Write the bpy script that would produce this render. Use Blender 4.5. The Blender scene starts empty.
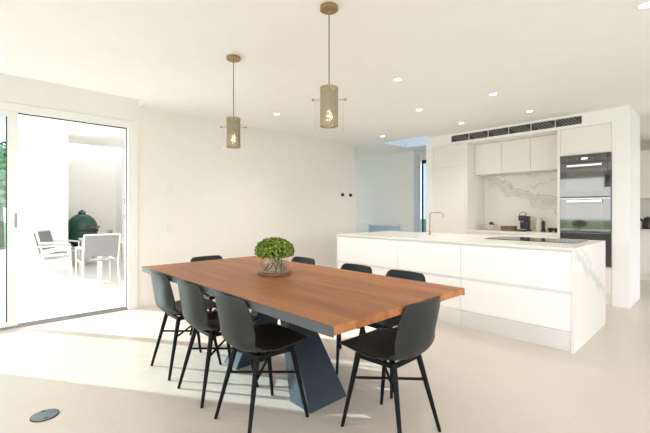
import bpy, bmesh, math, random
from mathutils import Vector, Matrix
R = math.radians
random.seed(7)
sc = bpy.context.scene
COL = sc.collection

# ------------------------------------------------------------------ materials
def nodes_of(name):
    m = bpy.data.materials.new(name); m.use_nodes = True
    nt = m.node_tree; b = nt.nodes['Principled BSDF']
    return m, nt, b

def N(nt, t, **kw):
    n = nt.nodes.new(t)
    for k, v in kw.items():
        if k in n.inputs.keys(): n.inputs[k].default_value = v
        else: setattr(n, k, v)
    return n

def ramp(nt, fac, stops):
    r = N(nt, 'ShaderNodeValToRGB')
    els = r.color_ramp.elements
    while len(els) < len(stops): els.new(.5)
    for e, (p, c) in zip(els, stops):
        e.position = p; e.color = (*c, 1)
    nt.links.new(fac, r.inputs['Fac'])
    return r.outputs['Color']

def mat(name, col, rough=.5, metal=0, spec=.5, var=.04, scale=6, bump=0, bscale=60, coat=0, sheen=0, ior=1.5):
    m, nt, b = nodes_of(name)
    tc = N(nt, 'ShaderNodeTexCoord')
    nz = N(nt, 'ShaderNodeTexNoise', Scale=scale, Detail=3.0)
    nt.links.new(tc.outputs['Object'], nz.inputs['Vector'])
    lo = [max(0, c * (1 - var)) for c in col]; hi = [min(1, c * (1 + var)) for c in col]
    nt.links.new(ramp(nt, nz.outputs['Fac'], [(.3, lo), (.7, hi)]), b.inputs['Base Color'])
    b.inputs['Roughness'].default_value = rough
    b.inputs['Metallic'].default_value = metal
    b.inputs['Specular IOR Level'].default_value = spec
    b.inputs['Coat Weight'].default_value = coat
    b.inputs['IOR'].default_value = ior
    if coat: b.inputs['Coat IOR'].default_value = 1.8
    if sheen: b.inputs['Sheen Weight'].default_value = sheen
    if bump:
        n2 = N(nt, 'ShaderNodeTexNoise', Scale=bscale, Detail=4.0)
        nt.links.new(tc.outputs['Object'], n2.inputs['Vector'])
        bp = N(nt, 'ShaderNodeBump', Strength=bump, Distance=.01)
        nt.links.new(n2.outputs['Fac'], bp.inputs['Height'])
        nt.links.new(bp.outputs['Normal'], b.inputs['Normal'])
    return m

def emit(name, col, s):
    m, nt, b = nodes_of(name)
    b.inputs['Base Color'].default_value = (*col, 1)
    b.inputs['Emission Color'].default_value = (*col, 1)
    b.inputs['Emission Strength'].default_value = s
    return m

def glass(name, tint=(1, 1, 1), refl=1.0, rough=.01, opaque=0.0):
    # thin sheet glass: clear transmission plus a Fresnel mirror
    m, nt, b = nodes_of(name)
    out = nt.nodes['Material Output']; nt.nodes.remove(b)
    tr = N(nt, 'ShaderNodeBsdfTransparent', Color=(*tint, 1))
    gl = N(nt, 'ShaderNodeBsdfGlossy', Roughness=rough)
    fr = N(nt, 'ShaderNodeLayerWeight')
    pw = N(nt, 'ShaderNodeMath', operation='POWER'); pw.inputs[1].default_value = 5
    nt.links.new(fr.outputs['Facing'], pw.inputs[0])
    mu = N(nt, 'ShaderNodeMath', operation='MULTIPLY_ADD'); mu.inputs[1].default_value = .5 * refl; mu.inputs[2].default_value = .04 * refl
    nt.links.new(pw.outputs[0], mu.inputs[0])
    mx = N(nt, 'ShaderNodeMixShader')
    nt.links.new(mu.outputs[0], mx.inputs[0]); nt.links.new(tr.outputs[0], mx.inputs[1]); nt.links.new(gl.outputs[0], mx.inputs[2])
    last = mx.outputs[0]
    if opaque:
        df = N(nt, 'ShaderNodeBsdfDiffuse', Color=(*tint, 1))
        m2 = N(nt, 'ShaderNodeMixShader'); m2.inputs[0].default_value = opaque
        nt.links.new(last, m2.inputs[1]); nt.links.new(df.outputs[0], m2.inputs[2]); last = m2.outputs[0]
    nt.links.new(last, out.inputs['Surface'])
    return m

def floor_mat():
    m, nt, b = nodes_of('porcelain_tile')
    tc = N(nt, 'ShaderNodeTexCoord')
    br = N(nt, 'ShaderNodeTexBrick', Scale=1.0)
    br.offset = 0.5; br.inputs['Brick Width'].default_value = 1.2; br.inputs['Row Height'].default_value = .6
    br.inputs['Mortar Size'].default_value = .0022; br.inputs['Mortar Smooth'].default_value = .3
    br.inputs['Color1'].default_value = (.65, .572, .50, 1); br.inputs['Color2'].default_value = (.662, .584, .512, 1)
    br.inputs['Mortar'].default_value = (.608, .534, .465, 1)
    nt.links.new(tc.outputs['Object'], br.inputs['Vector'])
    nz = N(nt, 'ShaderNodeTexNoise', Scale=2.2, Detail=6.0, Roughness=.6)
    nt.links.new(tc.outputs['Object'], nz.inputs['Vector'])
    mx = N(nt, 'ShaderNodeMix', data_type='RGBA', blend_type='MULTIPLY'); mx.inputs[0].default_value = 1
    nt.links.new(br.outputs['Color'], mx.inputs[6])
    nt.links.new(ramp(nt, nz.outputs['Fac'], [(.3, (.95, .95, .95)), (.7, (1, 1, 1))]), mx.inputs[7])
    nt.links.new(mx.outputs[2], b.inputs['Base Color'])
    b.inputs['Roughness'].default_value = .28; b.inputs['Specular IOR Level'].default_value = .5
    return m

def wood_mat():
    m, nt, b = nodes_of('oiled_hardwood_planks')
    tc = N(nt, 'ShaderNodeTexCoord')
    sp = N(nt, 'ShaderNodeSeparateXYZ'); nt.links.new(tc.outputs['Object'], sp.inputs[0])
    d = N(nt, 'ShaderNodeMath', operation='DIVIDE'); d.inputs[1].default_value = .142
    nt.links.new(sp.outputs['Y'], d.inputs[0])
    fl = N(nt, 'ShaderNodeMath', operation='FLOOR'); nt.links.new(d.outputs[0], fl.inputs[0])
    wn = N(nt, 'ShaderNodeTexWhiteNoise', noise_dimensions='1D'); nt.links.new(fl.outputs[0], wn.inputs['W'])
    mp = N(nt, 'ShaderNodeMapping'); mp.inputs['Scale'].default_value = (.9, 9, 9)
    nt.links.new(tc.outputs['Object'], mp.inputs['Vector'])
    off = N(nt, 'ShaderNodeVectorMath', operation='ADD')
    cx = N(nt, 'ShaderNodeCombineXYZ')
    ml = N(nt, 'ShaderNodeMath', operation='MULTIPLY'); ml.inputs[1].default_value = 17
    nt.links.new(wn.outputs['Value'], ml.inputs[0]); nt.links.new(ml.outputs[0], cx.inputs['X'])
    nt.links.new(mp.outputs[0], off.inputs[0]); nt.links.new(cx.outputs[0], off.inputs[1])
    nz = N(nt, 'ShaderNodeTexNoise', Scale=1.6, Detail=8.0, Roughness=.62, Distortion=.5)
    nt.links.new(off.outputs[0], nz.inputs['Vector'])
    col = ramp(nt, nz.outputs['Fac'], [(.26, (.26, .085, .024)), (.44, (.42, .150, .044)), (.6, (.51, .20, .062)), (.78, (.61, .265, .092))])
    mx = N(nt, 'ShaderNodeMix', data_type='RGBA', blend_type='MULTIPLY'); mx.inputs[0].default_value = 1
    nt.links.new(col, mx.inputs[6])
    nt.links.new(ramp(nt, wn.outputs['Value'], [(0, (.68, .66, .66)), (1, (1.0, 1.0, 1.0))]), mx.inputs[7])
    nt.links.new(mx.outputs[2], b.inputs['Base Color'])
    b.inputs['Roughness'].default_value = .42; b.inputs['Specular IOR Level'].default_value = .35
    bp = N(nt, 'ShaderNodeBump', Strength=.06, Distance=.004)
    nt.links.new(nz.outputs['Fac'], bp.inputs['Height']); nt.links.new(bp.outputs['Normal'], b.inputs['Normal'])
    return m

def marble_mat(name, axis, veins, tint=(.54, .52, .49)):
    # veins: (along, height, slope, half width, strength, along_min, along_max) drawn in the slab's own plane
    m, nt, b = nodes_of(name)
    L = nt.links.new
    def math_(op, a, c, clamp=False):
        n = N(nt, 'ShaderNodeMath', operation=op); n.use_clamp = clamp
        for i, v in enumerate((a, c)):
            if hasattr(v, 'links'): L(v, n.inputs[i])
            else: n.inputs[i].default_value = v
        return n.outputs[0]
    tc = N(nt, 'ShaderNodeTexCoord')
    sp = N(nt, 'ShaderNodeSeparateXYZ'); L(tc.outputs['Object'], sp.inputs[0])
    n1 = N(nt, 'ShaderNodeTexNoise', Scale=3.2, Detail=6.0, Roughness=.6); L(tc.outputs['Object'], n1.inputs['Vector'])
    n2 = N(nt, 'ShaderNodeTexNoise', Scale=9.0, Detail=5.0, Roughness=.6); L(tc.outputs['Object'], n2.inputs['Vector'])
    wob = math_('MULTIPLY', math_('SUBTRACT', n1.outputs['Fac'], .5), .55)
    total = None
    for (x0, z0, sl, hw, st, lo, hi) in veins:
        x = sp.outputs[axis]; z = sp.outputs['Z']
        line = math_('ADD', math_('MULTIPLY', math_('SUBTRACT', x, x0), sl), z0)
        dist = math_('ABSOLUTE', math_('ADD', math_('SUBTRACT', z, line), wob), 0)
        core = math_('SUBTRACT', 1.0, math_('DIVIDE', dist, hw), True)
        mask = math_('MULTIPLY', math_('MULTIPLY', math_('SUBTRACT', x, lo), 6, True), math_('MULTIPLY', math_('SUBTRACT', hi, x), 6, True))
        v = math_('MULTIPLY', math_('MULTIPLY', core, mask), math_('MULTIPLY', math_('ADD', n2.outputs['Fac'], .25), st))
        total = v if total is None else math_('MAXIMUM', total, v)
    L(ramp(nt, total, [(0, (.83, .81, .775)), (1, tint)]), b.inputs['Base Color'])
    b.inputs['Roughness'].default_value = .18
    return m

def mesh_metal(name):
    # woven brass gauze: open holes between the wires
    m, nt, b = nodes_of(name)
    out = nt.nodes['Material Output']
    b.inputs['Base Color'].default_value = (.30, .255, .165, 1); b.inputs['Metallic'].default_value = .45; b.inputs['Roughness'].default_value = .5
    tc = N(nt, 'ShaderNodeTexCoord')
    mp = N(nt, 'ShaderNodeMapping'); mp.inputs['Scale'].default_value = (1, 1, .35)
    nt.links.new(tc.outputs['Object'], mp.inputs['Vector'])
    vo = N(nt, 'ShaderNodeTexNoise', Scale=210.0, Detail=1.0)
    nt.links.new(mp.outputs[0], vo.inputs['Vector'])
    mr = N(nt, 'ShaderNodeMapRange'); mr.inputs['From Min'].default_value = .54; mr.inputs['From Max'].default_value = .68
    nt.links.new(vo.outputs['Fac'], mr.inputs['Value'])
    tr = N(nt, 'ShaderNodeBsdfTransparent', Color=(1, .97, .9, 1))
    mx = N(nt, 'ShaderNodeMixShader')
    nt.links.new(mr.outputs[0], mx.inputs[0]); nt.links.new(b.outputs[0], mx.inputs[1]); nt.links.new(tr.outputs[0], mx.inputs[2])
    nt.links.new(mx.outputs[0], out.inputs['Surface'])
    return m

M = dict(
    wall=mat('white_plaster', (.80, .765, .72), .75, spec=.2, var=.012, bump=.02),
    ceil=mat('ceiling_paint', (.885, .88, .865), .7, spec=.25, var=.01),
    hallwall=mat('cool_white_plaster', (.84, .835, .81), .7, spec=.2, var=.012),
    floor=floor_mat(),
    patio_floor=mat('pale_outdoor_paver', (.74, .715, .68), .7, var=.05, scale=3),
    patio_wall=mat('white_render', (.90, .89, .87), .85, spec=.1, var=.01),
    frame=mat('white_powder_coat', (.80, .79, .765), .35, var=.01),
    alu=mat('grey_aluminium_track', (.33, .33, .33), .4, metal=.6),
    gasket=mat('black_gasket', (.03, .03, .03), .6),
    cab=mat('white_satin_laminate', (.89, .885, .87), .32, var=.008),
    cabwarm=mat('warm_white_laminate', (.84, .805, .76), .38, var=.008),
    gap=mat('shadow_gap', (.74, .725, .70), .6),
    steel=mat('brushed_steel_kick', (.86, .86, .855), .25, metal=.55, var=.01, scale=3),
    chrome=mat('satin_nickel', (.36, .31, .25), .3, metal=1),
    marble=marble_mat('veined_marble_splash', 'X', [(-.3, .72, -.40, .10, .8, -.62, .72), (-.3, .80, -.40, .022, 1.3, -.66, .72), (-.2, .62, -.46, .018, 1.2, -.45, .72), (-.45, .92, .05, .05, .8, -.62, .35), (-.52, .78, 1.5, .05, 1.0, -.62, -.38), (.3, .80, .3, .02, .8, 0, .72)]),
    marble2=marble_mat('veined_marble_waterfall', 'Y', [(.05, .84, -.42, .09, .75, -.05, 1.3), (.05, .80, -.40, .02, 1.1, -.05, 1.3), (.3, .86, -.6, .018, .8, .1, 1.3)], (.50, .51, .50)),
    top=mat('white_stone', (.82, .79, .74), .22, var=.012, scale=10),
    wood=wood_mat(),
    steelblue=mat('blue_grey_painted_steel', (.020, .031, .045), .45, spec=.35, var=.12, scale=5),
    edge=mat('grey_steel_edge', (.075, .08, .086), .45, metal=.2, var=.06),
    chair=mat('matt_black_shell', (.017, .0195, .0185), .42, spec=.32, var=.08, bump=.03, bscale=200),
    leg=mat('black_stained_timber', (.006, .006, .006), .5, spec=.12, var=.2, scale=20),
    ovenglass=mat('black_oven_glass', (.012, .013, .014), .04, spec=.8, var=.01, coat=.8),
    ovenwin=mat('oven_window_glass', (.055, .053, .04), .05, spec=.8, var=.03, coat=.8),
    cook=mat('cooktop_glass', (.01, .01, .012), .06, spec=.6),
    black=mat('black_plastic', (.018, .018, .02), .3),
    blackrough=mat('black_dull', (.02, .02, .02), .6),
    brass=mat('antique_brass', (.40, .285, .14), .35, metal=.9, var=.15, scale=40),
    cord=mat('grey_fabric_cord', (.22, .20, .175), .8),
    gauze=mesh_metal('brass_gauze'),
    clear=glass('clear_glass'),
    skypane=glass('tinted_skylight_glass', (.40, .48, .56), 1.0),  # tint added to dim and blue the sky seen through the panes
    pane=glass('door_glass', (.70, .83, .86), 1.2),
    balglass=glass('blue_balustrade_glass', (.70, .83, .95), 1.2, opaque=.5),
    vaseglass=glass('vase_glass', (.95, .96, .94), 1.0),
    water=glass('vase_water', (.93, .92, .88), .5, opaque=.04),
    bulb=emit('warm_bulb', (1, .80, .55), 5),
    down=emit('downlight_lens', (1, .96, .88), 9),
    disp=emit('oven_display', (.85, .9, 1), 1.2),
    leaf=None,
    stem=mat('plant_stem', (.04, .05, .02), .6),
    walnut=mat('walnut', (.17, .085, .045), .5, var=.3, scale=14),
    ceramic=mat('cream_ceramic', (.66, .60, .52), .4),
    fruit=mat('dark_fig', (.05, .035, .035), .5),
    paper=mat('cream_canister', (.74, .69, .60), .4),
    vent=mat('charcoal_louvre', (.045, .042, .04), .5),
    slat=mat('louvre_blade', (.20, .185, .17), .45),
    kamado=mat('green_glazed_ceramic', (.018, .075, .055), .22, var=.15, scale=40, bump=.12, bscale=70),
    sling=mat('grey_sling_fabric', (.24, .245, .25), .8, var=.08, scale=90),
    whitealu=mat('white_outdoor_metal', (.66, .65, .63), .4),
    disc=mat('grey_metal_lid', (.20, .24, .25), .55, spec=.2, metal=.0),
    switch=mat('switch_plate', (.76, .74, .70), .4),
    hedge=mat('hedge_leaf', (.10, .19, .055), .6, var=.4, scale=3),
    lawn=mat('lawn', (.12, .20, .06), .9, var=.3, scale=1),
    pool=mat('pool_water', (.10, .38, .48), .05),
    trunk=mat('tree_bark', (.14, .10, .07), .9),
)
def leaf_mat():
    m, nt, b = nodes_of('fresh_leaf')
    g = N(nt, 'ShaderNodeTexCoord'); nz = N(nt, 'ShaderNodeTexNoise', Scale=55.0, Detail=2.0)
    nt.links.new(g.outputs['Object'], nz.inputs['Vector'])
    nt.links.new(ramp(nt, nz.outputs['Fac'], [(.3, (.045, .085, .008)), (.5, (.14, .215, .012)), (.7, (.36, .44, .06))]), b.inputs['Base Color'])
    b.inputs['Roughness'].default_value = .45
    return m
M['leaf'] = leaf_mat()

# ------------------------------------------------------------------ mesh helpers
def BM(): return bmesh.new()

def box(bm, x0, x1, y0, y1, z0, z1, bev=0):
    r = bmesh.ops.create_cube(bm, size=1, matrix=Matrix.Translation(((x0 + x1) / 2, (y0 + y1) / 2, (z0 + z1) / 2)) @ Matrix.Diagonal((abs(x1 - x0), abs(y1 - y0), abs(z1 - z0), 1)))
    if bev:
        es = list({e for v in r['verts'] for e in v.link_edges})
        bmesh.ops.bevel(bm, geom=es, offset=bev, segments=2, profile=.6, affect='EDGES')
    return bm

def rod(bm, p, q, r0, r1=None, seg=12, caps=True):
    p, q = Vector(p), Vector(q); d = q - p
    rot = d.to_track_quat('Z', 'Y').to_matrix().to_4x4()
    bmesh.ops.create_cone(bm, cap_ends=caps, segments=seg, radius1=r0, radius2=r0 if r1 is None else r1, depth=d.length, matrix=Matrix.Translation((p + q) / 2) @ rot)
    return bm

def lathe(bm, prof, seg=32, cx=0, cy=0):
    rings = []
    for r, z in prof:
        if r < 1e-6: rings.append([bm.verts.new((cx, cy, z))])
        else: rings.append([bm.verts.new((cx + r * math.cos(2 * math.pi * i / seg), cy + r * math.sin(2 * math.pi * i / seg), z)) for i in range(seg)])
    for a, b in zip(rings, rings[1:]):
        for i in range(seg):
            j = (i + 1) % seg
            if len(a) == 1 and len(b) == 1: continue
            if len(a) == 1: bm.faces.new((a[0], b[i], b[j]))
            elif len(b) == 1: bm.faces.new((a[i], b[0], a[j]))
            else: bm.faces.new((a[i], b[i], b[j], a[j]))
    return bm

def hexa(bm, bot, top):
    b = [bm.verts.new(p) for p in bot]; t = [bm.verts.new(p) for p in top]
    bm.faces.new(b[::-1]); bm.faces.new(t)
    for i in range(4): bm.faces.new((b[i], b[(i + 1) % 4], t[(i + 1) % 4], t[i]))
    return bm

def tube(bm, pts, r, seg=10):
    pts = [Vector(p) for p in pts]; rings = []
    for i, p in enumerate(pts):
        d = (pts[min(i + 1, len(pts) - 1)] - pts[max(i - 1, 0)]).normalized()
        m = d.to_track_quat('Z', 'Y').to_matrix()
        rings.append([bm.verts.new(p + m @ Vector((r * math.cos(2 * math.pi * k / seg), r * math.sin(2 * math.pi * k / seg), 0))) for k in range(seg)])
    for a, b in zip(rings, rings[1:]):
        for k in range(seg):
            j = (k + 1) % seg
            bm.faces.new((a[k], a[j], b[j], b[k]))
    bm.faces.new(rings[0][::-1]); bm.faces.new(rings[-1])
    return bm

def obj(name, bm, m, parent=None, smooth=False, off=None, loc=None):
    bmesh.ops.recalc_face_normals(bm, faces=bm.faces[:])
    if off is not None: bmesh.ops.translate(bm, verts=bm.verts[:], vec=-Vector(off))
    me = bpy.data.meshes.new(name); bm.to_mesh(me); bm.free()
    me.materials.append(m)
    if smooth:
        for p in me.polygons: p.use_smooth = True
        try: me.set_sharp_from_angle(angle=R(40))
        except Exception: pass
    o = bpy.data.objects.new(name, me); COL.objects.link(o)
    if parent is not None: o.parent = parent
    if loc is not None: o.location = loc
    return o

def tag(o, label, cat, group=None):
    o['label'] = label; o['category'] = cat
    if group: o['group'] = group
    return o

def thing(name, label, cat, loc=(0, 0, 0), rz=0, group=None):
    o = bpy.data.objects.new(name, None); COL.objects.link(o)
    o.empty_display_size = .1; o.location = loc; o.rotation_euler = (0, 0, rz)
    return tag(o, label, cat, group)

def struct(name, bm, m, parent=None, smooth=False):
    o = obj(name, bm, m, parent, smooth)
    if parent is None: o['kind'] = 'structure'
    return o

def copy_tree(o, parent=None):
    c = o.copy(); COL.objects.link(c)
    if parent is not None: c.parent = parent
    for ch in list(o.children): copy_tree(ch, c)
    return c

def boxes(*bs):
    bm = BM()
    for b in bs: box(bm, *b)
    return bm

# ------------------------------------------------------------------ room shell
XL = -5.08; CZ = 2.55; YK = 6.03
struct('floor', boxes((XL - .2, 3.2, -3, 9.3, -.12, 0), (-7.4, XL - .2, 5.68, 7.4, -.12, 0)), M['floor'])
struct('ceiling', boxes(
    (-4.78, 3.2, -3, 5.86, CZ, CZ + .3), (XL, -4.78, 1.56, 5.86, CZ, CZ + .3),
    (-7.4, -4.54, 5.86, 6.64, CZ, CZ + .3), (-3.62, 3.2, 5.86, 6.64, CZ, CZ + .3), (-7.4, 3.2, 6.64, 9.3, CZ, CZ + .3),
    (-7.4, XL, 5.70, 5.86, CZ, CZ + .3), (XL, -4.78, -3, 1.56, CZ + .35, CZ + .45)), M['ceil'])
struct('wall_left', boxes((XL - .2, XL, 1.535, 5.69, 0, 3.0), (XL - .2, XL, -.88, 1.535, 2.35, 3.0), (XL - .2, XL, -3, -.88, 0, 3.0)), M['wall'])
struct('wall_kitchen', boxes((-3.7, -.985, 6.70, 6.86, 0, CZ), (-3.7, -3.565, YK, 6.70, 0, CZ), (-3.565, -.985, YK, 6.70, 2.365, CZ)), M['ceil'])
struct('wall_column', boxes((-.985, -.80, YK, 6.86, 0, CZ)), M['ceil'])
struct('wall_hall', boxes((-7.4, -4.62, 7.05, 7.31, 0, CZ), (-7.4, -7.25, 5.69, 7.05, 2.1, CZ), (-7.4, -7.25, 5.69, 7.05, 0, 1.1), (-7.25, XL - .2, 5.54, 5.69, 0, CZ)), M['hallwall'])  # opening in the unseen left end added to brighten the hall
struct('trim_1', boxes((-4.68, -4.615, 7.03, 7.06, 0, CZ)), M['frame'])
struct('wall_corridor', boxes((-4.62, -3.7, 7.31, 7.42, 2.36, CZ), (-3.7, -3.55, 6.86, 7.42, 0, CZ)), M['hallwall'])
struct('wall_pantry', boxes((-1.8, 3.2, 9.3, 9.45, 0, CZ), (-1.95, -1.8, 6.86, 9.45, 0, CZ)), M['wall'])
struct('wall_right', boxes((3.2, 3.35, -3, -2.4, 0, CZ), (3.2, 3.35, 5.2, 6.9, 0, CZ), (3.2, 3.35, 6.9, 8.9, 2.4, CZ), (3.2, 3.35, 8.9, 9.45, 0, CZ), (3.2, 3.35, -2.4, 5.2, 2.4, CZ)), M['wall'])  # far opening added out of view to brighten the pantry
struct('wall_back', boxes((XL - .2, -4.3, -3.15, -3, 0, CZ + .45), (2.7, 3.35, -3.15, -3, 0, CZ), (-4.3, 2.7, -3.15, -3, 2.4, CZ + .45)), M['wall'])
# corridor window beside the kitchen block
w3 = struct('window_3', boxes((-4.62, -4.605, 7.33, 7.39, 0, 2.36), (-4.605, -3.73, 7.33, 7.39, 2.29, 2.36), (-3.73, -3.70, 7.33, 7.39, 0, 2.36)), M['gasket'])
obj('pane', boxes((-4.605, -3.73, 7.355, 7.365, 0, 2.29)), M['skypane'], w3)
# skylight shaft above the corridor
struct('window_4', boxes((-4.60, -4.54, 5.80, 6.70, CZ + .3, CZ + .36), (-3.62, -3.56, 5.80, 6.70, CZ + .3, CZ + .36), (-4.54, -3.62, 5.80, 5.86, CZ + .3, CZ + .36), (-4.54, -3.62, 6.64, 6.70, CZ + .3, CZ + .36)), M['frame'])

obj('pane', boxes((-4.58, -3.58, 5.82, 6.68, CZ + .37, CZ + .38)), M['skypane'], bpy.data.objects['window_4'])
# glazed openings behind and to the right of the viewpoint
w1 = struct('window_1', boxes((-4.3, -4.24, -3.12, -3.04, 0, 2.4), (2.64, 2.7, -3.12, -3.04, 0, 2.4), (-2.0, -1.94, -3.12, -3.04, 0, 2.34), (.34, .40, -3.12, -3.04, 0, 2.34), (-4.24, 2.64, -3.12, -3.04, 2.34, 2.4)), M['frame'])
w2 = struct('window_2', boxes((3.22, 3.3, -2.4, -2.34, 0, 2.4), (3.22, 3.3, 5.14, 5.2, 0, 2.4), (3.22, 3.3, .1, .16, 0, 2.34), (3.22, 3.3, 2.6, 2.66, 0, 2.34), (3.22, 3.3, -2.34, 5.14, 2.34, 2.4)), M['frame'])

# sliding patio door
d1 = struct('door_1', boxes((XL - .13, XL + .012, 1.435, 1.495, 0, 2.345), (XL - .13, XL + .012, -.88, 1.435, 2.262, 2.345), (XL - .13, XL + .012, -.88, -.83, 0, 2.262)), M['frame'])
obj('architrave', boxes((XL, XL + .02, 1.495, 1.54, 0, 2.352)), M['frame'], d1)
obj('gasket', boxes((XL - .062, XL - .05, 1.426, 1.435, .012, 2.262), (XL - .062, XL - .05, .373, 1.435, 2.25, 2.262)), M['gasket'], d1)
obj('track', boxes((XL - .14, XL + .01, -.83, 1.435, -.005, .012), (XL - .03, XL - .02, -.83, 1.435, .012, .022), (XL - .09, XL - .08, -.83, 1.435, .012, .022)), M['alu'], d1)
leaf = obj('sliding_leaf', boxes((XL - .055, XL - .005, .285, .373, .022, 2.262), (XL - .055, XL - .005, -.83, -.75, .022, 2.262), (XL - .055, XL - .005, -.75, .285, 2.20, 2.262), (XL - .055, XL - .005, -.75, .285, .022, .075)), M['frame'], d1)
obj('glass', boxes((XL - .034, XL - .026, -.75, .278, .075, 2.20)), M['pane'], leaf)
obj('seal', boxes((XL - .036, XL - .004, .276, .286, .075, 2.20)), M['gasket'], leaf)
obj('handle', box(box(BM(), XL - .005, XL + .008, .345, .365, 1.05, 1.20, .003), XL + .008, XL + .022, .352, .364, 1.09, 1.16, .003), M['alu'], leaf)

# ------------------------------------------------------------------ outside
struct('floor_patio', boxes((-16, XL - .2, -9, 5.5, -.14, -.02)), M['patio_floor'])
struct('floor_terrace', boxes((-5.28, 7, -8, -3.0, -.14, -.02), (3.2, 7, -3, 9.4, -.14, -.02), (-12, -2, 9.46, 22, -.14, -.02), (-7, -1.95, 7.42, 9.46, -.14, -.02)), M['patio_floor'])
struct('ground', boxes((-60, 60, -60, 60, -.3, -.16)), M['lawn'])
struct('wall_patio', boxes((-9.8, -9.5, .62, 1.52, -.02, 2.85), (-11.2, -9.8, 1.37, 1.52, -.02, 2.85), (-11.2, -11.0, 1.52, 2.84, -.02, 2.85),
                           (-11.2, -11.0, 2.84, 5.5, -.02, 2.85), (-11.0, -5.28, 5.4, 5.5, -.02, 2.85)), M['patio_wall'])
def prism(bm, pts, z0, z1):
    b = [bm.verts.new((x, y, z0)) for x, y in pts]; t = [bm.verts.new((x, y, z1)) for x, y in pts]
    bm.faces.new(b[::-1]); bm.faces.new(t)
    for i in range(len(pts)):
        j = (i + 1) % len(pts); bm.faces.new((b[i], b[j], t[j], t[i]))
    return bm
struct('ceiling_patio', box(prism(BM(), [(XL - .2, -5.9), (-9.8, .88), (-9.8, 5.5), (XL - .2, 5.5)], 2.85, 3.0), -10.78, -9.8, 1.37, 5.5, 2.85, 3.0), M['patio_wall'])  # edge slanted to bound the indoor sun patch, rear slot left to brighten recess
struct('sun_blocker_terrace', boxes((-5.28, 4, -4.3, -3.15, 2.66, 2.8)), M['patio_wall'])  # unseen eave added to limit how far sun reaches indoors
struct('trim_2', boxes((-11.0, -10.45, 2.82, 2.86, -.02, 2.85)), M['patio_wall'])
struct('pool', boxes((-4, 9, -17, -9.5, -.16, -.1)), M['pool'])

def leaf_ball(bm, c, r, n, size, rnd, squash=(1, 1, 1)):
    for _ in range(n):
        v = Vector((rnd.gauss(0, 1), rnd.gauss(0, 1), rnd.gauss(0, 1))).normalized()
        p = Vector(c) + Vector((v.x * r * squash[0], v.y * r * squash[1], v.z * r * squash[2])) * (rnd.uniform(.72, 1.0))
        nrm = (v + Vector((rnd.uniform(-.6, .6), rnd.uniform(-.6, .6), rnd.uniform(-.3, .7)))).normalized()
        m = nrm.to_track_quat('Z', 'Y').to_matrix() @ Matrix.Rotation(rnd.uniform(0, 6.28), 3, 'Z')
        s = size * rnd.uniform(.7, 1.25)
        pts = [(0, -.55, 0), (.36, -.1, .1), (.25, .35, .06), (0, .6, -.08), (-.25, .35, .06), (-.36, -.1, .1)]
        vs = [bm.verts.new(p + m @ (Vector(q) * s)) for q in pts]
        bm.faces.new((vs[0], vs[1], vs[2], vs[3])); bm.faces.new((vs[0], vs[3], vs[4], vs[5]))
    return bm

rnd = random.Random(3)
tree_data = [((-16.5, .75, 0), 3.9, 'pale green garden tree beyond the patio, behind the left glass pane'),
             ((-2.6, -20, 0), 3.2, 'tallest garden tree across the pool, mirrored in the oven glass'),
             ((3.4, -21, 0), 2.2, 'smaller garden tree across the pool, mirrored at right of the oven glass')]
for (x, y, z), h, lb in tree_data:
    t = thing('garden_tree', lb, 'tree', (x, y, -.16))
    bm = rod(BM(), (0, 0, 0), (0, 0, h * .6), .12, .07)
    obj('trunk', bm, M['trunk'], t, True)
    bm = BM()
    for k in range(7):
        leaf_ball(bm, (rnd.uniform(-.7, .7), rnd.uniform(-.7, .7), h * .62 + rnd.uniform(-.5, .7)), rnd.uniform(.6, .95), 170, .26, rnd)
    obj('crown', bm, M['hedge'], t)

# ------------------------------------------------------------------ dining table
TX0, TX1, TY0, TY1 = -3.385, -1.083, 1.068, 2.197
t = thing('dining_table', 'long dining table with warm timber plank top on splayed blue-grey steel legs', 'table', ((TX0 + TX1) / 2, (TY0 + TY1) / 2, 0))
o0 = t.location.copy()
obj('tabletop', box(BM(), TX0, TX1, TY0 + .007, TY1 - .007, .712, .75, .002), M['wood'], t, off=o0)
for y0, y1 in ((TY0, TY0 + .006), (TY1 - .006, TY1)):
    e = obj('edge_strip', boxes((TX0 - .012, TX1, y0, y1, .706, .749)), M['edge'], t, off=o0); e['label'] = 'grey steel edge strip along the long side'
obj('beam', boxes((TX0 + .35, TX1 - .35, 1.60, 1.735, .68, .7118)), M['steelblue'], t, off=o0)
for sgn in (1, -1):
    cx = (TX0 + TX1) / 2
    def X(v): return cx + sgn * (v + 2.234)
    xs = [X(-1.90), X(-1.70), X(-2.165), X(-2.21)]
    bm = hexa(BM(), [(xs[0], 1.49, 0), (xs[1], 1.49, 0), (xs[1], 1.81, 0), (xs[0], 1.81, 0)],
              [(xs[3], 1.595, .712), (xs[2], 1.595, .712), (xs[2], 1.74, .712), (xs[3], 1.74, .712)])
    bmesh.ops.bevel(bm, geom=bm.edges[:], offset=.004, segments=1, affect='EDGES')
    obj('leg', bm, M['steelblue'], t, off=o0)

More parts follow.
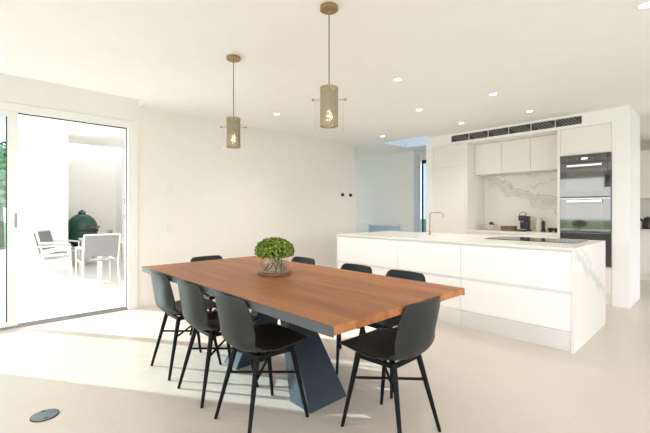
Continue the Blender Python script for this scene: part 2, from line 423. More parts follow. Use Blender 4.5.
# ------------------------------------------------------------------ dining chairs
def chair_shell():
    prof = [(.243, .452), (.225, .462), (.16, .462), (.08, .453), (0, .443), (-.07, .437), (-.125, .437), (-.165, .447), (-.194, .472), (-.213, .512), (-.223, .565), (-.232, .63), (-.240, .69), (-.247, .744), (-.249, .760)]
    wid = [.150, .186, .204, .211, .212, .205, .197, .190, .186, .187, .189, .188, .184, .170, .140]
    # densify along the profile
    P = []
    for i in range(len(prof) - 1):
        for k in range(3):
            f = k / 3
            P.append((prof[i][0] * (1 - f) + prof[i + 1][0] * f, prof[i][1] * (1 - f) + prof[i + 1][1] * f, wid[i] * (1 - f) + wid[i + 1] * f))
    P.append((*prof[-1], wid[-1]))
    for _ in range(2):
        P = [P[0]] + [tuple((a + 2 * b + c) / 4 for a, b, c in zip(P[i - 1], P[i], P[i + 1])) for i in range(1, len(P) - 1)] + [P[-1]]
    bm = BM(); rows = []; nu = 18
    for i, (y, z, w) in enumerate(P):
        s = i / (len(P) - 1)
        back = max(0, min(1, (s - .45) / .25)); seat = max(0, min(1, s / .25)) * (1 - max(0, min(1, (s - .5) / .2)))
        row = []
        for k in range(nu + 1):
            u = -1 + 2 * k / nu
            a = abs(u) ** 2.4
            row.append(bm.verts.new((u * w, y + back * (.055 - .03 * max(0, (s - .7) / .3)) * a, z + seat * .018 * a + (.030 * a * (1 - abs(s - .5) / .2) if abs(s - .5) < .2 else 0))))
        rows.append(row)
    for a, b in zip(rows, rows[1:]):
        for k in range(nu): bm.faces.new((a[k], a[k + 1], b[k + 1], b[k]))
    return bm

def make_chair(label):
    t = thing('dining_chair', label, 'chair', group='black dining chairs around the table')
    sh = obj('seat_shell', chair_shell(), M['chair'], t, True)
    md = sh.modifiers.new('thickness', 'SOLIDIFY'); md.thickness = .009; md.offset = -1
    ft = [(-.178, -.203), (.178, -.203), (.178, .203), (-.178, .203)]
    tp = [(-.112, -.105), (.112, -.105), (.125, .125), (-.125, .125)]
    for (fx, fy), (tx, ty) in zip(ft, tp):
        obj('leg', rod(BM(), (fx, fy, 0), (tx, ty, .425), .0095, .0165), M['leg'], t, True)
    bm = BM()
    for a, b in ((0, 2), (1, 3)):
        p, q = Vector((*tp[a], .408)), Vector((*tp[b], .408))
        d = (q - p).normalized(); n = Vector((-d.y, d.x, 0)) * .012
        hexa(bm, [p - n - Vector((0, 0, .013)), p + n - Vector((0, 0, .013)), q + n - Vector((0, 0, .013)), q - n - Vector((0, 0, .013))],
             [p - n + Vector((0, 0, .013)), p + n + Vector((0, 0, .013)), q + n + Vector((0, 0, .013)), q - n + Vector((0, 0, .013))])
    for a, b in ((0, 1), (2, 3), (1, 2), (3, 0)):
        p, q = Vector((*tp[a], .410)), Vector((*tp[b], .410))
        d = (q - p).normalized(); n = Vector((-d.y, d.x, 0)) * .009; h = Vector((0, 0, .011))
        hexa(bm, [p - n - h, p + n - h, q + n - h, q - n - h], [p - n + h, p + n + h, q + n + h, q - n + h])
    obj('seat_frame', bm, M['leg'], t)
    f = .27 / .425
    lp = [Vector((fx + (tx - fx) * f, fy + (ty - fy) * f, .27)) for (fx, fy), (tx, ty) in zip(ft, tp)]
    obj('stretcher', rod(BM(), lp[0], lp[2], .0075), M['leg'], t, True)
    dz = Vector((0, 0, .012))
    obj('stretcher', rod(BM(), lp[1] + dz, lp[3] + dz, .0075), M['leg'], t, True)
    return t

chairs = [(-1.87, 1.255, 0, 'black shell chair on the near long side of the table, closest to the front leg'),
          (-2.395, 1.25, 0, 'black shell chair in the middle of the three on the near long side'),
          (-2.92, 1.25, 0, 'black shell chair on the near long side, closest to the sliding door'),
          (-1.280, 1.715, 90, 'black shell chair alone at the right short end of the table, nearest the kitchen'),
          (-3.40, 1.76, -90, 'black shell chair at the far left short end, only its back top showing'),
          (-2.85, 2.19, 180, 'black shell chair on the far long side, peeking out behind the leafy plant'),
          (-2.15, 2.19, 180, 'black shell chair on the far long side, middle one before the white island'),
          (-1.66, 2.20, 180, 'black shell chair on the far long side, rightmost one before the white island')]
proto = None
for x, y, a, lb in chairs:
    c = make_chair(lb) if proto is None else copy_tree(proto)
    proto = proto or c
    c.location = (x, y, 0); c.rotation_euler = (0, 0, R(a)); c['label'] = lb

# ------------------------------------------------------------------ centrepiece
VC = (-2.30, 1.66)
tag(obj('serving_board', lathe(BM(), [(0, 0), (.119, 0), (.124, .004), (.124, .010), (.119, .014), (0, .014)], 40), M['walnut'], smooth=True, loc=(VC[0] - .008, VC[1], .7505)), 'round dark timber board under the glass vase on the table', 'board')
v = thing('glass_vase', 'short round clear glass vase holding the leafy bunch on the table', 'vase', (*VC, .765))
obj('bowl', lathe(BM(), [(0, 0), (.098, 0), (.102, .004), (.102, .108), (.098, .108), (.098, .008), (0, .008)], 40), M['vaseglass'], v, True)
w = obj('water', lathe(BM(), [(0, .009), (.096, .009), (.096, .055), (0, .055)], 32), M['water'], v, True); w['label'] = 'pale water in the bottom of the vase'
pl = thing('leafy_bouquet', 'rounded bunch of bright green leaves standing in the glass vase', 'plant', (*VC, .775))
rnd = random.Random(11); bm = BM()
for k in range(30):
    a = k * 2.39996; rr = math.sqrt((k + .5) / 30)
    cx, cy = .112 * rr * math.cos(a), .112 * rr * math.sin(a)
    cz = .128 + .085 * math.sqrt(max(0, 1 - rr * rr * .85)) - .005
    leaf_ball(bm, (cx, cy, cz), .044, 80, .022, rnd)
for k in range(22):
    a = k * 2 * math.pi / 22
    leaf_ball(bm, (.112 * math.cos(a), .112 * math.sin(a), .140), .036, 48, .022, rnd)
bmesh.ops.delete(bm, geom=[q for q in bm.verts if q.co.z < .098], context='VERTS')
obj('foliage', bm, M['leaf'], pl)
for k in range(9):
    a = k * 2.4; b = a + 1.5 + .4 * (k % 3)
    obj('stem', rod(BM(), (.08 * math.cos(a), .08 * math.sin(a), .002), (.065 * math.cos(b), .065 * math.sin(b), .135), .0036, .003, 6), M['stem'], pl)

# ------------------------------------------------------------------ pendants
def make_pendant(label):
    t = thing('pendant_light', label, 'pendant light', group='brass gauze pendants over the table')
    # local origin = ceiling point
    obj('canopy', lathe(BM(), [(0, 0), (.058, 0), (.060, -.004), (.060, -.022), (.056, -.026), (0, -.026)], 36), M['brass'], t, True)
    obj('cord', rod(BM(), (0, 0, -.026), (0, 0, -.55), .0042, seg=8), M['cord'], t, True)
    sh = obj('shade', lathe(BM(), [(.058, -.532), (.058, -.778)], 40), M['gauze'], t, True)
    obj('rim', lathe(BM(), [(.0565, -.528), (.0605, -.528), (.0605, -.535), (.0565, -.535), (.0565, -.528)], 40), M['brass'], sh, True)
    obj('rim', lathe(BM(), [(.0565, -.774), (.0605, -.774), (.0605, -.780), (.0565, -.780), (.0565, -.774)], 40), M['brass'], sh, True)
    g = obj('glass_cylinder', lathe(BM(), [(.094, -.592), (.094, -.803)], 48), M['clear'], t, True)
    obj('rim', lathe(BM(), [(.0928, -.800), (.0952, -.800), (.0952, -.804), (.0928, -.804), (.0928, -.800)], 48), M['clear'], g, True)
    obj('cross_rod', rod(BM(), (-.10, 0, -.607), (.10, 0, -.607), .0025), M['brass'], t, True)
    for s in (1, -1):
        obj('knob', lathe(BM(), [(0, .009), (.0055, .007), (.0075, 0), (.0055, -.007), (0, -.009)], 16, s * .106, 0), M['brass'], t, True).location.z = -.607
    obj('lamp_holder', rod(BM(), (0, 0, -.54), (0, 0, -.66), .017), M['brass'], t, True)
    obj('bulb', lathe(BM(), [(0, -.66), (.010, -.665), (.012, -.69), (.019, -.710), (.021, -.725), (.014, -.743), (0, -.748)], 20), M['bulb'], t, True)
    return t
p1 = make_pendant('brass gauze pendant hanging nearer the sliding door, smaller in view')
p1.location = (-2.902, 1.658, CZ)
p2 = copy_tree(p1); p2.location = (-1.76, 1.701, CZ); p2.rotation_euler.z = R(45)
p1.rotation_euler.z = R(50)
p2['label'] = 'brass gauze pendant hanging nearer the kitchen island, larger in view'

# ------------------------------------------------------------------ recessed downlights
def make_down(label):
    t = thing('recessed_downlight', label, 'downlight', group='recessed ceiling downlights')
    obj('trim_ring', lathe(BM(), [(.036, 0), (.050, 0), (.051, -.004), (.040, -.006), (.036, 0)], 28), M['frame'], t, True)
    obj('lens', lathe(BM(), [(0, -.002), (.036, -.002), (.036, 0), (0, 0)], 24), M['down'], t, True)
    return t
downs = [(-.34, 3.17, 'lit downlight in the top right corner of the photo'),
         (-1.79, 4.32, 'lit downlight above the cooktop end of the island'),
         (-1.76, 5.40, 'lit downlight before the oven tower, just above the air vent'),
         (-2.73, 4.28, 'lit downlight above the tap on the island'),
         (-2.71, 5.39, 'lit downlight before the tall cupboard at the left of the vent'),
         (-2.255, 3.14, 'lit downlight on the dining side of the island, nearest the right pendant'),
         (-4.19, 3.06, 'lit downlight beside the left wall, right of the smaller pendant'),
         (-4.13, 5.31, 'lit downlight at the hall opening, in front of the skylight'),
         (-4.28, .20, 'lit downlight at the left edge of the photo above the sliding door')]
dp = None
for x, y, lb in downs:
    d = make_down(lb) if dp is None else copy_tree(dp)
    dp = dp or d
    d.location = (x, y, CZ); d['label'] = lb
    L = bpy.data.lights.new('downlight_beam', 'SPOT'); L.energy = 14; L.spot_size = R(110); L.spot_blend = .8; L.color = (1, .93, .84); L.shadow_soft_size = .03
    lo = bpy.data.objects.new('downlight_beam', L); COL.objects.link(lo); lo.location = (0, 0, -.012); lo.parent = d

# ------------------------------------------------------------------ wall fittings
def plate(name, label, cat, y, z, w, h, m, d=.008):
    o = obj(name, box(BM(), 0, d, -w / 2, w / 2, -h / 2, h / 2, .002), m, loc=(XL, y, z)); return tag(o, label, cat)
th = plate('wall_thermostat', 'pale thermostat panel on the left wall, above the other switch plate', 'thermostat', 1.952, 1.504, .075, .10, M['switch'], .012)
sw = plate('power_outlet', 'pale plate low on the left wall, directly below the thermostat', 'outlet', 1.952, .985, .075, .115, M['switch'])
obj('rocker', box(BM(), .008, .012, -.012, .012, -.02, .02, .001), M['frame'], sw)
for y, lb in ((5.262, 'round black dimmer knob on the left wall, left one of the pair'), (5.487, 'round black dimmer knob on the left wall, right one by the hall')):
    k = thing('dimmer_switch', lb, 'light switch', (XL, y, 1.54), group='black dimmers by the hall opening')
    obj('base_plate', box(BM(), 0, .006, -.045, .045, -.06, .06, .002), M['wall'], k)
    obj('knob', rod(BM(), (.006, 0, 0), (.034, 0, 0), .034, .03, 20), M['black'], k, True)
k = thing('alarm_sensor', 'small pale sensor high on the left wall end beside the hall', 'sensor', (XL, 5.64, 2.355))
obj('housing', box(BM(), 0, .018, -.035, .035, -.10, .10, .004), M['switch'], k)
obj('lens', box(BM(), .018, .022, -.012, .012, -.07, -.02, .001), M['gap'], k)
fo = thing('floor_outlet', 'round grey metal lid set into the floor at lower left', 'floor outlet', (-2.775, .328, 0))
obj('lid', lathe(BM(), [(0, .0005), (.066, .0005), (.066, .006), (.060, .008), (0, .008)], 36), M['disc'], fo, True)
obj('ring', lathe(BM(), [(.067, .0005), (.072, .0005), (.071, .005), (.067, .005), (.067, .0005)], 36), M['blackrough'], fo, True)
for s in (1, -1):
    obj('finger_slot', boxes((s * .050 - .006, s * .050 + .006, -.010, .010, .008, .0092)), M['blackrough'], fo)

# ------------------------------------------------------------------ kitchen island
IX0, IX1, IY0, IY1 = -3.735, -.875, 3.765, 5.016
iw = thing('island_worktop', 'white stone island worktop folding down to the floor at its veined marble right end', 'worktop', (IX0, IY0, 0))
obj('slab', boxes((IX0, IX1, IY0, IY1, .88, .90)), M['top'], iw, off=(IX0, IY0, 0))
e = obj('waterfall_end', boxes((IX1 - .022, IX1, IY0, IY1, 0, .8795)), M['marble2'], iw, off=(IX0, IY0, 0)); e['label'] = 'marble end slab with a grey diagonal vein'
obj('waterfall_end', boxes((IX0, IX0 + .02, IY0, IY1, 0, .8795)), M['top'], iw, off=(IX0, IY0, 0))
units = [(IX0 + .02, -2.705, 'left white island drawer unit, half hidden behind the table'),
         (-2.705, -1.90, 'middle white island drawer unit between the two vertical joints'),
         (-1.90, IX1 - .022, 'right white island drawer unit beside the veined marble end')]
for x0, x1, lb in units:
    u = thing('island_cabinet', lb, 'cabinet', ((x0 + x1) / 2, IY0 + .4, 0), group='drawer units of the island')
    off = u.location
    obj('carcass', boxes((x0 + .001, x1 - .001, IY0 + .03, IY1 - .02, .0, .879)), M['gap'], u, off=off)
    obj('drawer', box(BM(), x0 + .0025, x1 - .0025, IY0 + .004, IY0 + .029, .527, .862, .0012), M['cab'], u, off=off)
    obj('drawer', box(BM(), x0 + .0025, x1 - .0025, IY0 + .004, IY0 + .029, .178, .498, .0012), M['cab'], u, off=off)
    obj('finger_channel', boxes((x0 + .001, x1 - .001, IY0 + .018, IY0 + .0295, .499, .526)), M['gap'], u, off=off)  # channel coloured greyer than the drawers to paint in its shade
    kb = obj('kickboard', boxes((x0 + .001, x1 - .001, IY0 + .012, IY0 + .0295, .001, .172)), M['steel'], u, off=off); kb['label'] = 'brushed steel kickboard'
ck = thing('cooktop', 'black glass cooktop lying flush on the island worktop', 'cooktop', (-1.45, 4.60, .90))
obj('glass_plate', box(BM(), -.45, .45, -.26, .26, .0005, .006, .002), M['cook'], ck)
for x, y, r in ((-.28, -.1, .09), (-.28, .13, .07), (.28, -.1, .07), (.28, .13, .09), (0, .02, .11)):
    obj('cooking_zone', lathe(BM(), [(r - .004, .0062), (r, .0062), (r, .0067), (r - .004, .0067), (r - .004, .0062)], 32, x, y), M['alu'], ck)
tp = thing('kitchen_tap', 'slim square-necked satin nickel tap standing on the island worktop', 'tap', (-2.705, 4.50, .90))
tp.scale = (.9, .9, .91)
obj('base', lathe(BM(), [(0, 0), (.026, 0), (.026, .006), (.017, .010), (.017, .06), (0, .06)], 20), M['chrome'], tp, True)
arc = [(0, 0, .05), (0, 0, .30)] + [(.03 * (1 - math.cos(q)), .03 * (1 - math.cos(q)) * .6, .30 + .035 * math.sin(q)) for q in (R(30), R(60), R(90))]
ex = [(.03 + .11 * k, .018 + .066 * k, .335) for k in (.5, 1)]
dn = [(.155, .092, .328), (.165, .098, .31), (.166, .099, .26)]
obj('spout', tube(BM(), arc + ex + dn, .0115, 10), M['chrome'], tp, True)
obj('lever', rod(BM(), (0, -.012, .045), (.012, -.075, .06), .006, .005), M['chrome'], tp, True)

# ------------------------------------------------------------------ kitchen wall units
def cabinet(name, label, x0, x1, y0, y1, z0, z1, fronts, m, group=None, carcass=None):
    u = thing(name, label, 'cabinet', ((x0 + x1) / 2, (y0 + y1) / 2, z0), group=group)
    obj('carcass', boxes((x0 + .001, x1 - .001, y0 + .022, y1, z0, z1)), carcass or M['cabwarm'], u, off=u.location)
    for nm, a, b, c, d in fronts:
        obj(nm, box(BM(), a + .002, b - .002, y0, y0 + .02, c + .002, d - .002, .001), m, u, off=u.location)
    return u
W = M['cabwarm']
cabinet('tall_cabinet', 'tall flush cream cupboard left of the marble niche, with integrated fridge door', -3.563, -2.965, YK, 6.69, 0, 2.363,
        [('door', -3.563, -2.965, .12, 1.99), ('top_door', -3.563, -2.965, 1.99, 2.363)], W, carcass=M['gap'])
tag(obj('side_panel', boxes((-2.963, -2.925, YK, 6.69, 0, 2.363)), W, off=(-2.945, YK, 0), loc=(-2.945, YK, 0)), 'upright cream end panel at the left of the marble niche', 'panel')
tag(obj('side_panel', boxes((-1.605, -1.572, YK, 6.69, 0, 2.363)), W, off=(-1.59, YK, 0), loc=(-1.59, YK, 0)), 'upright cream end panel between marble niche and ovens', 'panel')
xs = [-2.922, -2.475, -2.045, -1.608]
for i, lb in enumerate(('left cream wall cupboard over the marble splashback', 'middle cream wall cupboard over the marble splashback', 'right cream wall cupboard over the marble splashback, next to the ovens')):
    cabinet('wall_cabinet', lb, xs[i], xs[i + 1], 6.30, 6.665, 1.84, 2.362, [('door', xs[i], xs[i + 1], 1.84, 2.35)], W, 'wall cupboards over the splashback')
tag(obj('splashback', boxes((-2.922, -1.608, 6.668, 6.698, .905, 1.98)), M['marble'], off=(-2.3, 6.68, .905), loc=(-2.3, 6.68, .905)), 'white marble splashback with grey diagonal veins behind the coffee machine', 'splashback')
cabinet('base_cabinet', 'low cream cupboard under the niche benchtop, hidden behind the island', -2.922, -1.608, YK, 6.667, 0, .88,
        [('door', -2.922, -2.265, .12, .86), ('door', -2.265, -1.608, .12, .86)], W)
tag(obj('benchtop', box(BM(), -2.922, -1.608, YK - .005, 6.667, .881, .905, .002), M['top'], off=(-2.26, 6.35, .881), loc=(-2.26, 6.35, .881)), 'pale stone benchtop inside the niche, carrying the coffee machine', 'benchtop')

OX0, OX1 = -1.57, -.987
cabinet('oven_cabinet', 'tall cream oven housing with a flap door above and drawer below', OX0, OX1, YK, 6.69, 0, 2.363,
        [('flap_door', OX0, OX1, 1.99, 2.362), ('drawer', OX0, OX1, .14, .315), ('drawer', OX0, OX1, .315, .49)], W, carcass=M['cabwarm'])
def oven(label, z0, z1, strip):
    u = thing('wall_oven', label, 'oven', ((OX0 + OX1) / 2, YK, z0), group='stacked black wall ovens')
    hw = (OX1 - OX0) / 2 - .004; h = z1 - z0
    obj('body', boxes((-hw, hw, .0, .021, 0, h)), M['black'], u)
    dh = h - .105 if strip else h - .004
    d = obj('door', box(BM(), -hw, hw, -.022, -.001, .004, dh, .002), M['ovenglass'], u)
    obj('window', boxes((-hw + .07, hw - .07, -.0235, -.0222, .07, dh - .10)), M['ovenwin'], d)
    hz = dh - .045
    obj('handle', box(BM(), -.20, .20, -.062, -.046, hz - .016, hz + .016, .004), M['steel'], d)
    for s in (1, -1): obj('handle_post', rod(BM(), (s * .17, -.05, hz), (s * .17, -.022, hz), .008), M['steel'], d)
    if strip:
        c = obj('control_panel', box(BM(), -hw, hw, -.022, -.001, dh + .004, h - .001, .002), M['ovenglass'], u)
        obj('display', boxes((-.035, .035, -.0232, -.0222, dh + .038, dh + .062)), M['disp'], c)
        for k in range(6):
            x = (-.20, -.15, -.09, .09, .15, .20)[k]
            obj('touch_key', boxes((x - .008, x + .008, -.0232, -.0222, dh + .046, dh + .054)), M['slat'], c)
    else:
        obj('trim', boxes((-hw, hw, -.024, -.0221, dh - .012, dh - .004)), M['steel'], u)
    return u
oven('upper black glass wall oven with steel bar handle and control strip', 1.412, 1.985, True)
oven('lower black glass wall oven directly beneath the other oven', .93, 1.405, False)
wd = thing('warming_drawer', 'black glass warming drawer below the two ovens, beside the island end', 'drawer', ((OX0 + OX1) / 2, YK, .497))
obj('front', box(BM(), -.287, .287, -.022, 0, .004, .424, .002), M['ovenglass'], wd)
obj('body', boxes((-.286, .286, 0, .021, 0, .426)), M['black'], wd)

# ducted air vent
av = thing('air_vent', 'long dark finned air vent in six sections on the bulkhead', 'vent', (-2.26, YK, 2.40))
obj('frame', boxes((-.955, .955, -.008, -.001, 0, .006), (-.955, .955, -.008, -.001, .112, .118), (-.955, -.948, -.008, -.001, .006, .112), (.948, .955, -.008, -.001, .006, .112)), M['frame'], av)
sx = [-.948 + k * 1.896 / 6 for k in range(7)]
for k in range(6):
    bm = boxes((sx[k] + .002, sx[k + 1] - .002, -.003, -.001, .006, .112)); g = obj('grille', bm, M['vent'], av)
    bm = BM(); wd = sx[k + 1] - sx[k]
    for q in range(5):
        x = sx[k] + .006 + q * .046
        hexa(bm, [(x, -.0032, .108), (x + .016, -.0032, .108), (x + .126, -.0032, .010), (x + .110, -.0032, .010)],
             [(x, -.010, .108), (x + .012, -.010, .108), (x + .122, -.010, .010), (x + .110, -.010, .010)])
    obj('fins', bm, M['slat'], g)
for k in range(1, 6): obj('divider', boxes((sx[k] - .004, sx[k] + .004, -.012, -.003, .004, .114)), M['frame'], av)

# ------------------------------------------------------------------ things on the niche bench
BZ = .9055
bw = thing('bowl', 'cream ceramic bowl with dark fruit at the left of the niche bench', 'bowl', (-2.72, 6.42, BZ))
obj('dish', lathe(BM(), [(0, 0), (.055, 0), (.06, .006), (.115, .05), (.14, .09), (.134, .09), (.11, .054), (.05, .014), (0, .014)], 36), M['ceramic'], bw, True)
for k, (x, y, z, r, lb) in enumerate(((-.035, -.02, .065, .045, 'dark round fruit at the left in the cream bowl'), (.05, .0, .07, .045, 'dark round fruit at the right in the cream bowl'), (.0, .06, .105, .036, 'dark round fruit on top of the heap in the cream bowl'))):
    f = tag(obj('fruit', lathe(BM(), [(0, -r), (r * .7, -r * .7), (r, 0), (r * .75, r * .65), (r * .2, r * .95), (0, r * .9)], 20), M['fruit'] if k else M['ceramic'], smooth=True, loc=(-2.72 + x, 6.42 + y, BZ + z)), lb, 'fruit', 'fruit in the cream bowl')
    if not k: f['label'] = 'pale round fruit at the left in the cream bowl'
wb = thing('wooden_box', 'low brown timber box between the bowl and coffee machine', 'box', (-2.41, 6.42, BZ))
obj('body', box(BM(), -.105, .105, -.06, .06, 0, .055, .003), M['walnut'], wb)
obj('lid', box(BM(), -.108, .108, -.063, .063, .056, .074, .003), M['walnut'], wb)
cm = thing('coffee_machine', 'black capsule coffee machine standing on the niche bench', 'coffee machine', (-2.17, 6.42, BZ))
obj('base', box(BM(), -.07, .07, -.15, .11, 0, .03, .006), M['black'], cm)
obj('body', box(BM(), -.062, .062, -.02, .11, .03, .24, .018), M['black'], cm, True)
obj('brew_head', box(BM(), -.052, .052, -.13, -.01, .165, .25, .02), M['black'], cm, True)
obj('lever', tube(BM(), [(-.045, -.12, .235), (-.045, -.06, .285), (0, -.03, .30), (.045, -.06, .285), (.045, -.12, .235)], .007, 8), M['chrome'], cm, True)
obj('spout', rod(BM(), (0, -.085, .165), (0, -.085, .135), .018, .012), M['chrome'], cm, True)
obj('drip_tray', boxes((-.045, .045, -.14, -.03, .0305, .036)), M['steel'], cm)
obj('water_tank', box(BM(), .066, .115, -.02, .10, .02, .235, .008), M['vaseglass'], cm)
ca = thing('canister', 'cream canister with lid right behind the coffee machine', 'canister', (-1.985, 6.50, BZ))
obj('jar', lathe(BM(), [(0, 0), (.05, 0), (.053, .004), (.053, .18), (0, .18)], 28), M['paper'], ca, True)
obj('lid', lathe(BM(), [(0, .181), (.054, .181), (.054, .205), (.05, .21), (0, .21)], 28), M['ceramic'], ca, True)
gm = thing('pepper_mill', 'slim black mill in front of the cream canister', 'mill', (-1.89, 6.40, BZ))
obj('body', lathe(BM(), [(0, 0), (.034, 0), (.034, .012), (.026, .03), (.02, .075), (.025, .105), (.025, .12), (0, .12)], 24), M['black'], gm, True)
obj('cap', lathe(BM(), [(0, .121), (.022, .121), (.026, .135), (.02, .16), (.007, .166), (.007, .176), (0, .178)], 24), M['black'], gm, True)
for x, lb in ((-1.80, 'small black cup by the oven panel, left of the pair'), (-1.722, 'small black cup by the oven panel, right of the pair')):
    c = thing('cup', lb, 'cup', (x, 6.42, BZ), group='black cups on the niche bench')
    obj('cup_body', lathe(BM(), [(0, 0), (.024, 0), (.036, .03), (.038, .062), (.035, .062), (.032, .03), (.02, .006), (0, .006)], 24), M['black'], c, True)
    obj('cup_handle', tube(BM(), [(.034, 0, .05), (.052, 0, .048), (.056, 0, .032), (.034, 0, .02)], .004, 6), M['black'], c, True)

# ------------------------------------------------------------------ pantry beyond the column
cabinet('pantry_base_cabinet', 'white lower cupboard in the room beyond the column', -1.79, .6, 8.70, 9.29, 0, .868,
        [('door', -1.79, -1.2, .12, .86), ('door', -1.2, -.6, .12, .86), ('door', -.6, 0, .12, .86), ('door', 0, .6, .12, .86)], M['cab'])
tag(obj('pantry_benchtop', box(BM(), -1.79, .6, 8.69, 9.29, .87, .90, .002), M['top'], off=(-.6, 9, .87), loc=(-.6, 9, .87)), 'pale benchtop in the room beyond the column', 'benchtop')
cabinet('pantry_wall_cabinet', 'white upper cupboard in the room beyond the column', -1.79, .6, 8.92, 9.29, 1.455, 2.33,
        [('door', -1.79, -1.2, 1.455, 2.33), ('door', -1.2, -.6, 1.455, 2.33), ('door', -.6, 0, 1.455, 2.33), ('door', 0, .6, 1.455, 2.33)], M['cabwarm'])
tag(obj('pantry_splashback', boxes((-1.79, .6, 9.275, 9.297, .905, 1.45)), M['switch'], off=(-.6, 9.28, .905), loc=(-.6, 9.28, .905)), 'grey splashback in the room beyond the column', 'splashback')
ke = thing('kettle', 'black kettle on the bench beyond the column, at the right photo edge', 'kettle', (-.93, 8.92, .9005))
obj('body', lathe(BM(), [(0, 0), (.085, 0), (.09, .01), (.085, .10), (.065, .19), (.055, .205), (0, .21)], 28), M['black'], ke, True)
obj('lid', lathe(BM(), [(0, .23), (.012, .228), (.014, .214), (.05, .211), (.05, .206)], 20), M['black'], ke, True)
obj('handle', tube(BM(), [(.05, -.02, .20), (.10, -.03, .20), (.125, -.035, .15), (.12, -.035, .08), (.085, -.02, .05)], .010, 8), M['black'], ke, True)
obj('spout', rod(BM(), (-.06, 0, .13), (-.12, 0, .19), .022, .012), M['black'], ke, True)
to = thing('toaster', 'black toaster beside the kettle on the bench beyond the column', 'toaster', (-.62, 8.97, .9005))
obj('body', box(BM(), -.14, .14, -.08, .08, .008, .22, .025), M['black'], to, True)
obj('slot', boxes((-.11, .11, -.035, -.012, .2195, .2215), (-.11, .11, .012, .035, .2195, .2215)), M['alu'], to)
obj('lever', box(BM(), -.155, -.138, -.02, .02, .12, .135, .003), M['black'], to)

# ------------------------------------------------------------------ hall: stair balustrade
gb = thing('glass_balustrade', 'pale blue glass stair balustrade with a slim white rail, in the hall', 'balustrade', (-5.36, 6.92, 0))
obj('glass_panel', boxes((-.40, .42, -.006, .006, .0, .895)), M['balglass'], gb)
obj('handrail', box(BM(), -.42, .43, -.022, .022, .896, .925, .004), M['frame'], gb)
tag(obj('newel_wall', box(BM(), -6.4, -5.77, 6.86, 7.04, 0, .925, .003), M['patio_wall'], off=(-6.1, 6.95, 0), loc=(-6.1, 6.95, 0)), 'low white stair wall left of the glass balustrade in the hall', 'low wall')

# ------------------------------------------------------------------ patio furniture
def make_patio_chair(label):
    t = thing('patio_chair', label, 'chair', group='white framed sling chairs on the patio')
    for s in (1, -1):
        x = s * .26
        fr = tube(BM(), [(x, -.30, .86), (x, -.20, .44), (x, -.16, .40), (x, .24, .43)], .014, 8); obj('side_frame', fr, M['whitealu'], t, True)
        obj('leg', rod(BM(), (x, -.27, 0), (x, -.17, .41), .014), M['whitealu'], t, True)
        obj('leg', rod(BM(), (x, .25, 0), (x, .22, .62), .014), M['whitealu'], t, True)
        obj('armrest', tube(BM(), [(x, .24, .62), (x, .0, .645), (x, -.245, .64)], .015, 8), M['whitealu'], t, True)
    bm = BM(); g = [(-.296, .845), (-.25, .65), (-.215, .50)]
    for (y0, z0), (y1, z1) in zip(g, g[1:]): hexa(bm, [(-.25, y0, z0), (.25, y0, z0), (.25, y1, z1), (-.25, y1, z1)], [(-.25, y0 + .008, z0), (.25, y0 + .008, z0), (.25, y1 + .008, z1), (-.25, y1 + .008, z1)])
    obj('back_sling', bm, M['sling'], t)
    obj('seat_sling', box(BM(), -.25, .25, -.15, .23, .412, .424), M['sling'], t)
    obj('top_rail', rod(BM(), (-.26, -.30, .86), (.26, -.30, .86), .014), M['whitealu'], t, True)
    return t
pz = -.02
pc = None
for x, y, a, lb in ((-8.10, 1.10, -8, 'patio chair seen side-on at the left of the outdoor table, nearest the camera'),
                    (-9.0, 1.32, -30, 'grey-backed patio chair at the left of the outdoor table, farther back'),
                    (-7.27, 1.58, 92, 'patio chair with its back to the room, in front of the outdoor table'),
                    (-8.45, 2.70, 180, 'patio chair on the far right side of the outdoor table by the door frame')):
    c = make_patio_chair(lb) if pc is None else copy_tree(pc)
    pc = pc or c
    c.location = (x, y, pz); c.rotation_euler = (0, 0, R(a)); c['label'] = lb
pt = thing('patio_table', 'white outdoor table on the patio among the sling chairs', 'table', (-8.45, 2.06, pz))
obj('tabletop', box(BM(), -.80, .80, -.40, .40, .65, .685, .005), M['whitealu'], pt)
for x in (-.72, .72):
    for y in (-.34, .34): obj('leg', boxes((x - .03, x + .03, y - .03, y + .03, 0, .65)), M['whitealu'], pt)
tag(obj('tumbler', lathe(BM(), [(0, 0), (.05, 0), (.055, .16), (.05, .16), (.045, .01), (0, .01)], 20), M['sling'], smooth=True, loc=(-8.9, 2.16, pz + .6855)), 'grey tumbler standing on the outdoor table before the green grill', 'cup')
kg = thing('kamado_grill', 'dark green egg-shaped ceramic grill on a white stand in the patio recess', 'grill', (-10.35, 1.93, pz))
kg.scale = (.93, .93, 1.03)
obj('stand', boxes((-.34, .34, -.34, .34, .38, .43), (-.34, -.29, -.34, -.29, 0, .38), (.29, .34, -.34, -.29, 0, .38), (-.34, -.29, .29, .34, 0, .38), (.29, .34, .29, .34, 0, .38)), M['alu'], kg)
obj('bowl', lathe(BM(), [(0, .43), (.18, .43), (.27, .50), (.33, .62), (.345, .74), (.34, .765), (0, .765)], 40), M['kamado'], kg, True)
obj('band', lathe(BM(), [(.347, .755), (.356, .755), (.356, .80), (.347, .80), (.347, .755)], 40), M['blackrough'], kg, True)
dm = obj('dome', lathe(BM(), [(0, .79), (.34, .79), (.345, .82), (.33, .92), (.27, 1.03), (.17, 1.11), (.09, 1.14), (.075, 1.15), (0, 1.15)], 40), M['kamado'], kg, True)
obj('chimney_cap', lathe(BM(), [(0, 1.15), (.085, 1.15), (.09, 1.175), (.07, 1.20), (.035, 1.215), (.03, 1.235), (0, 1.24)], 28), M['kamado'], dm, True)
hd = obj('handle', tube(BM(), [(.33, .08, .86), (.41, .08, .85), (.41, .30, .85), (.33, .28, .86)], .018, 8), M['walnut'], dm, True); hd['label'] = 'brown timber handle'
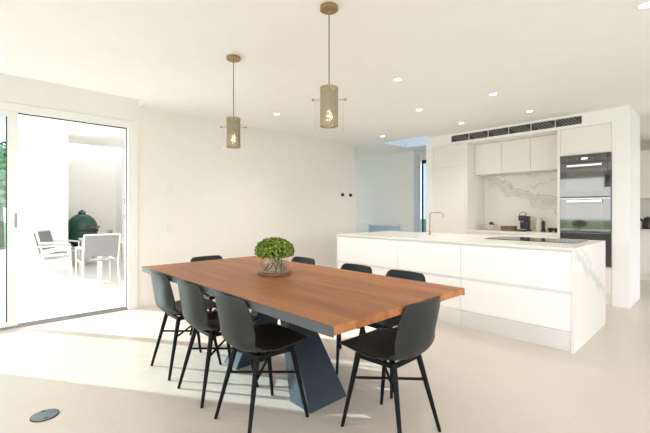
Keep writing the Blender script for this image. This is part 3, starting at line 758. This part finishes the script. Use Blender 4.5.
# shelving beside the grill
sh = thing('patio_shelf', 'white shelves in the patio wall right of the green grill', 'shelf', (-10.75, 3.25, pz))
obj('panel', boxes((-.22, .22, .40, .43, 0, 2.0)), M['patio_wall'], sh)
for z in (.62, 1.0, 1.40): obj('shelf_board', boxes((-.22, .22, -.40, .40, z, z + .03)), M['patio_wall'], sh)
for z, lb in ((1.03, 'dark basket on the lower patio shelf beside the door frame'), (1.43, 'dark basket on the upper patio shelf beside the door frame')):
    b = thing('basket', lb, 'basket', (-10.75, 3.12, pz + z + .0005))
    obj('body', box(BM(), -.14, .14, -.2, .2, 0, .12, .02), M['blackrough'], b)
    obj('rim', boxes((-.145, .145, -.205, .205, .12, .135)), M['walnut'], b)

# ------------------------------------------------------------------ light
sun_dir = Vector((1, .66, 0)).normalized(); el = R(20.5)
d = Vector((sun_dir.x * math.cos(el), sun_dir.y * math.cos(el), -math.sin(el)))
S = bpy.data.lights.new('sun', 'SUN'); S.energy = 10; S.angle = R(.6); S.color = (1, .955, .89)
so = bpy.data.objects.new('sun', S); COL.objects.link(so); so.rotation_euler = d.to_track_quat('-Z', 'Y').to_euler(); so.location = (-12, -9, 9)

wd_ = bpy.data.worlds.new('sky'); sc.world = wd_; wd_.use_nodes = True
nt = wd_.node_tree; bg = nt.nodes['Background']
tc = N(nt, 'ShaderNodeTexCoord'); sp = N(nt, 'ShaderNodeSeparateXYZ'); nt.links.new(tc.outputs['Generated'], sp.inputs[0])
nt.links.new(ramp(nt, sp.outputs['Z'], [(0, (1.0, .985, .965)), (.25, (.88, .94, 1.0)), (1, (.70, .83, 1.0))]), bg.inputs['Color'])
bg.inputs['Strength'].default_value = 4.2

# ------------------------------------------------------------------ camera
cam = bpy.data.cameras.new('camera'); cam.sensor_width = 36; cam.sensor_fit = 'HORIZONTAL'
cam.lens = 376.33 / 650 * 36; cam.shift_y = -5.05 / 650; cam.clip_start = .02; cam.clip_end = 200
co = bpy.data.objects.new('camera', cam); COL.objects.link(co)
co.location = (0, 0, 1.217); co.rotation_euler = (R(90), 0, .8132)
sc.camera = co
vs = sc.view_settings
sc.display_settings.display_device = 'sRGB'
vs.view_transform = 'Standard'; vs.look = 'None'; vs.gamma = 1; vs.use_curve_mapping = False
vs.exposure = 0.08
cy = sc.cycles
cy.max_bounces = 14; cy.diffuse_bounces = 9; cy.glossy_bounces = 5; cy.transparent_max_bounces = 24
cy.sample_clamp_indirect = 8; cy.use_denoising = True
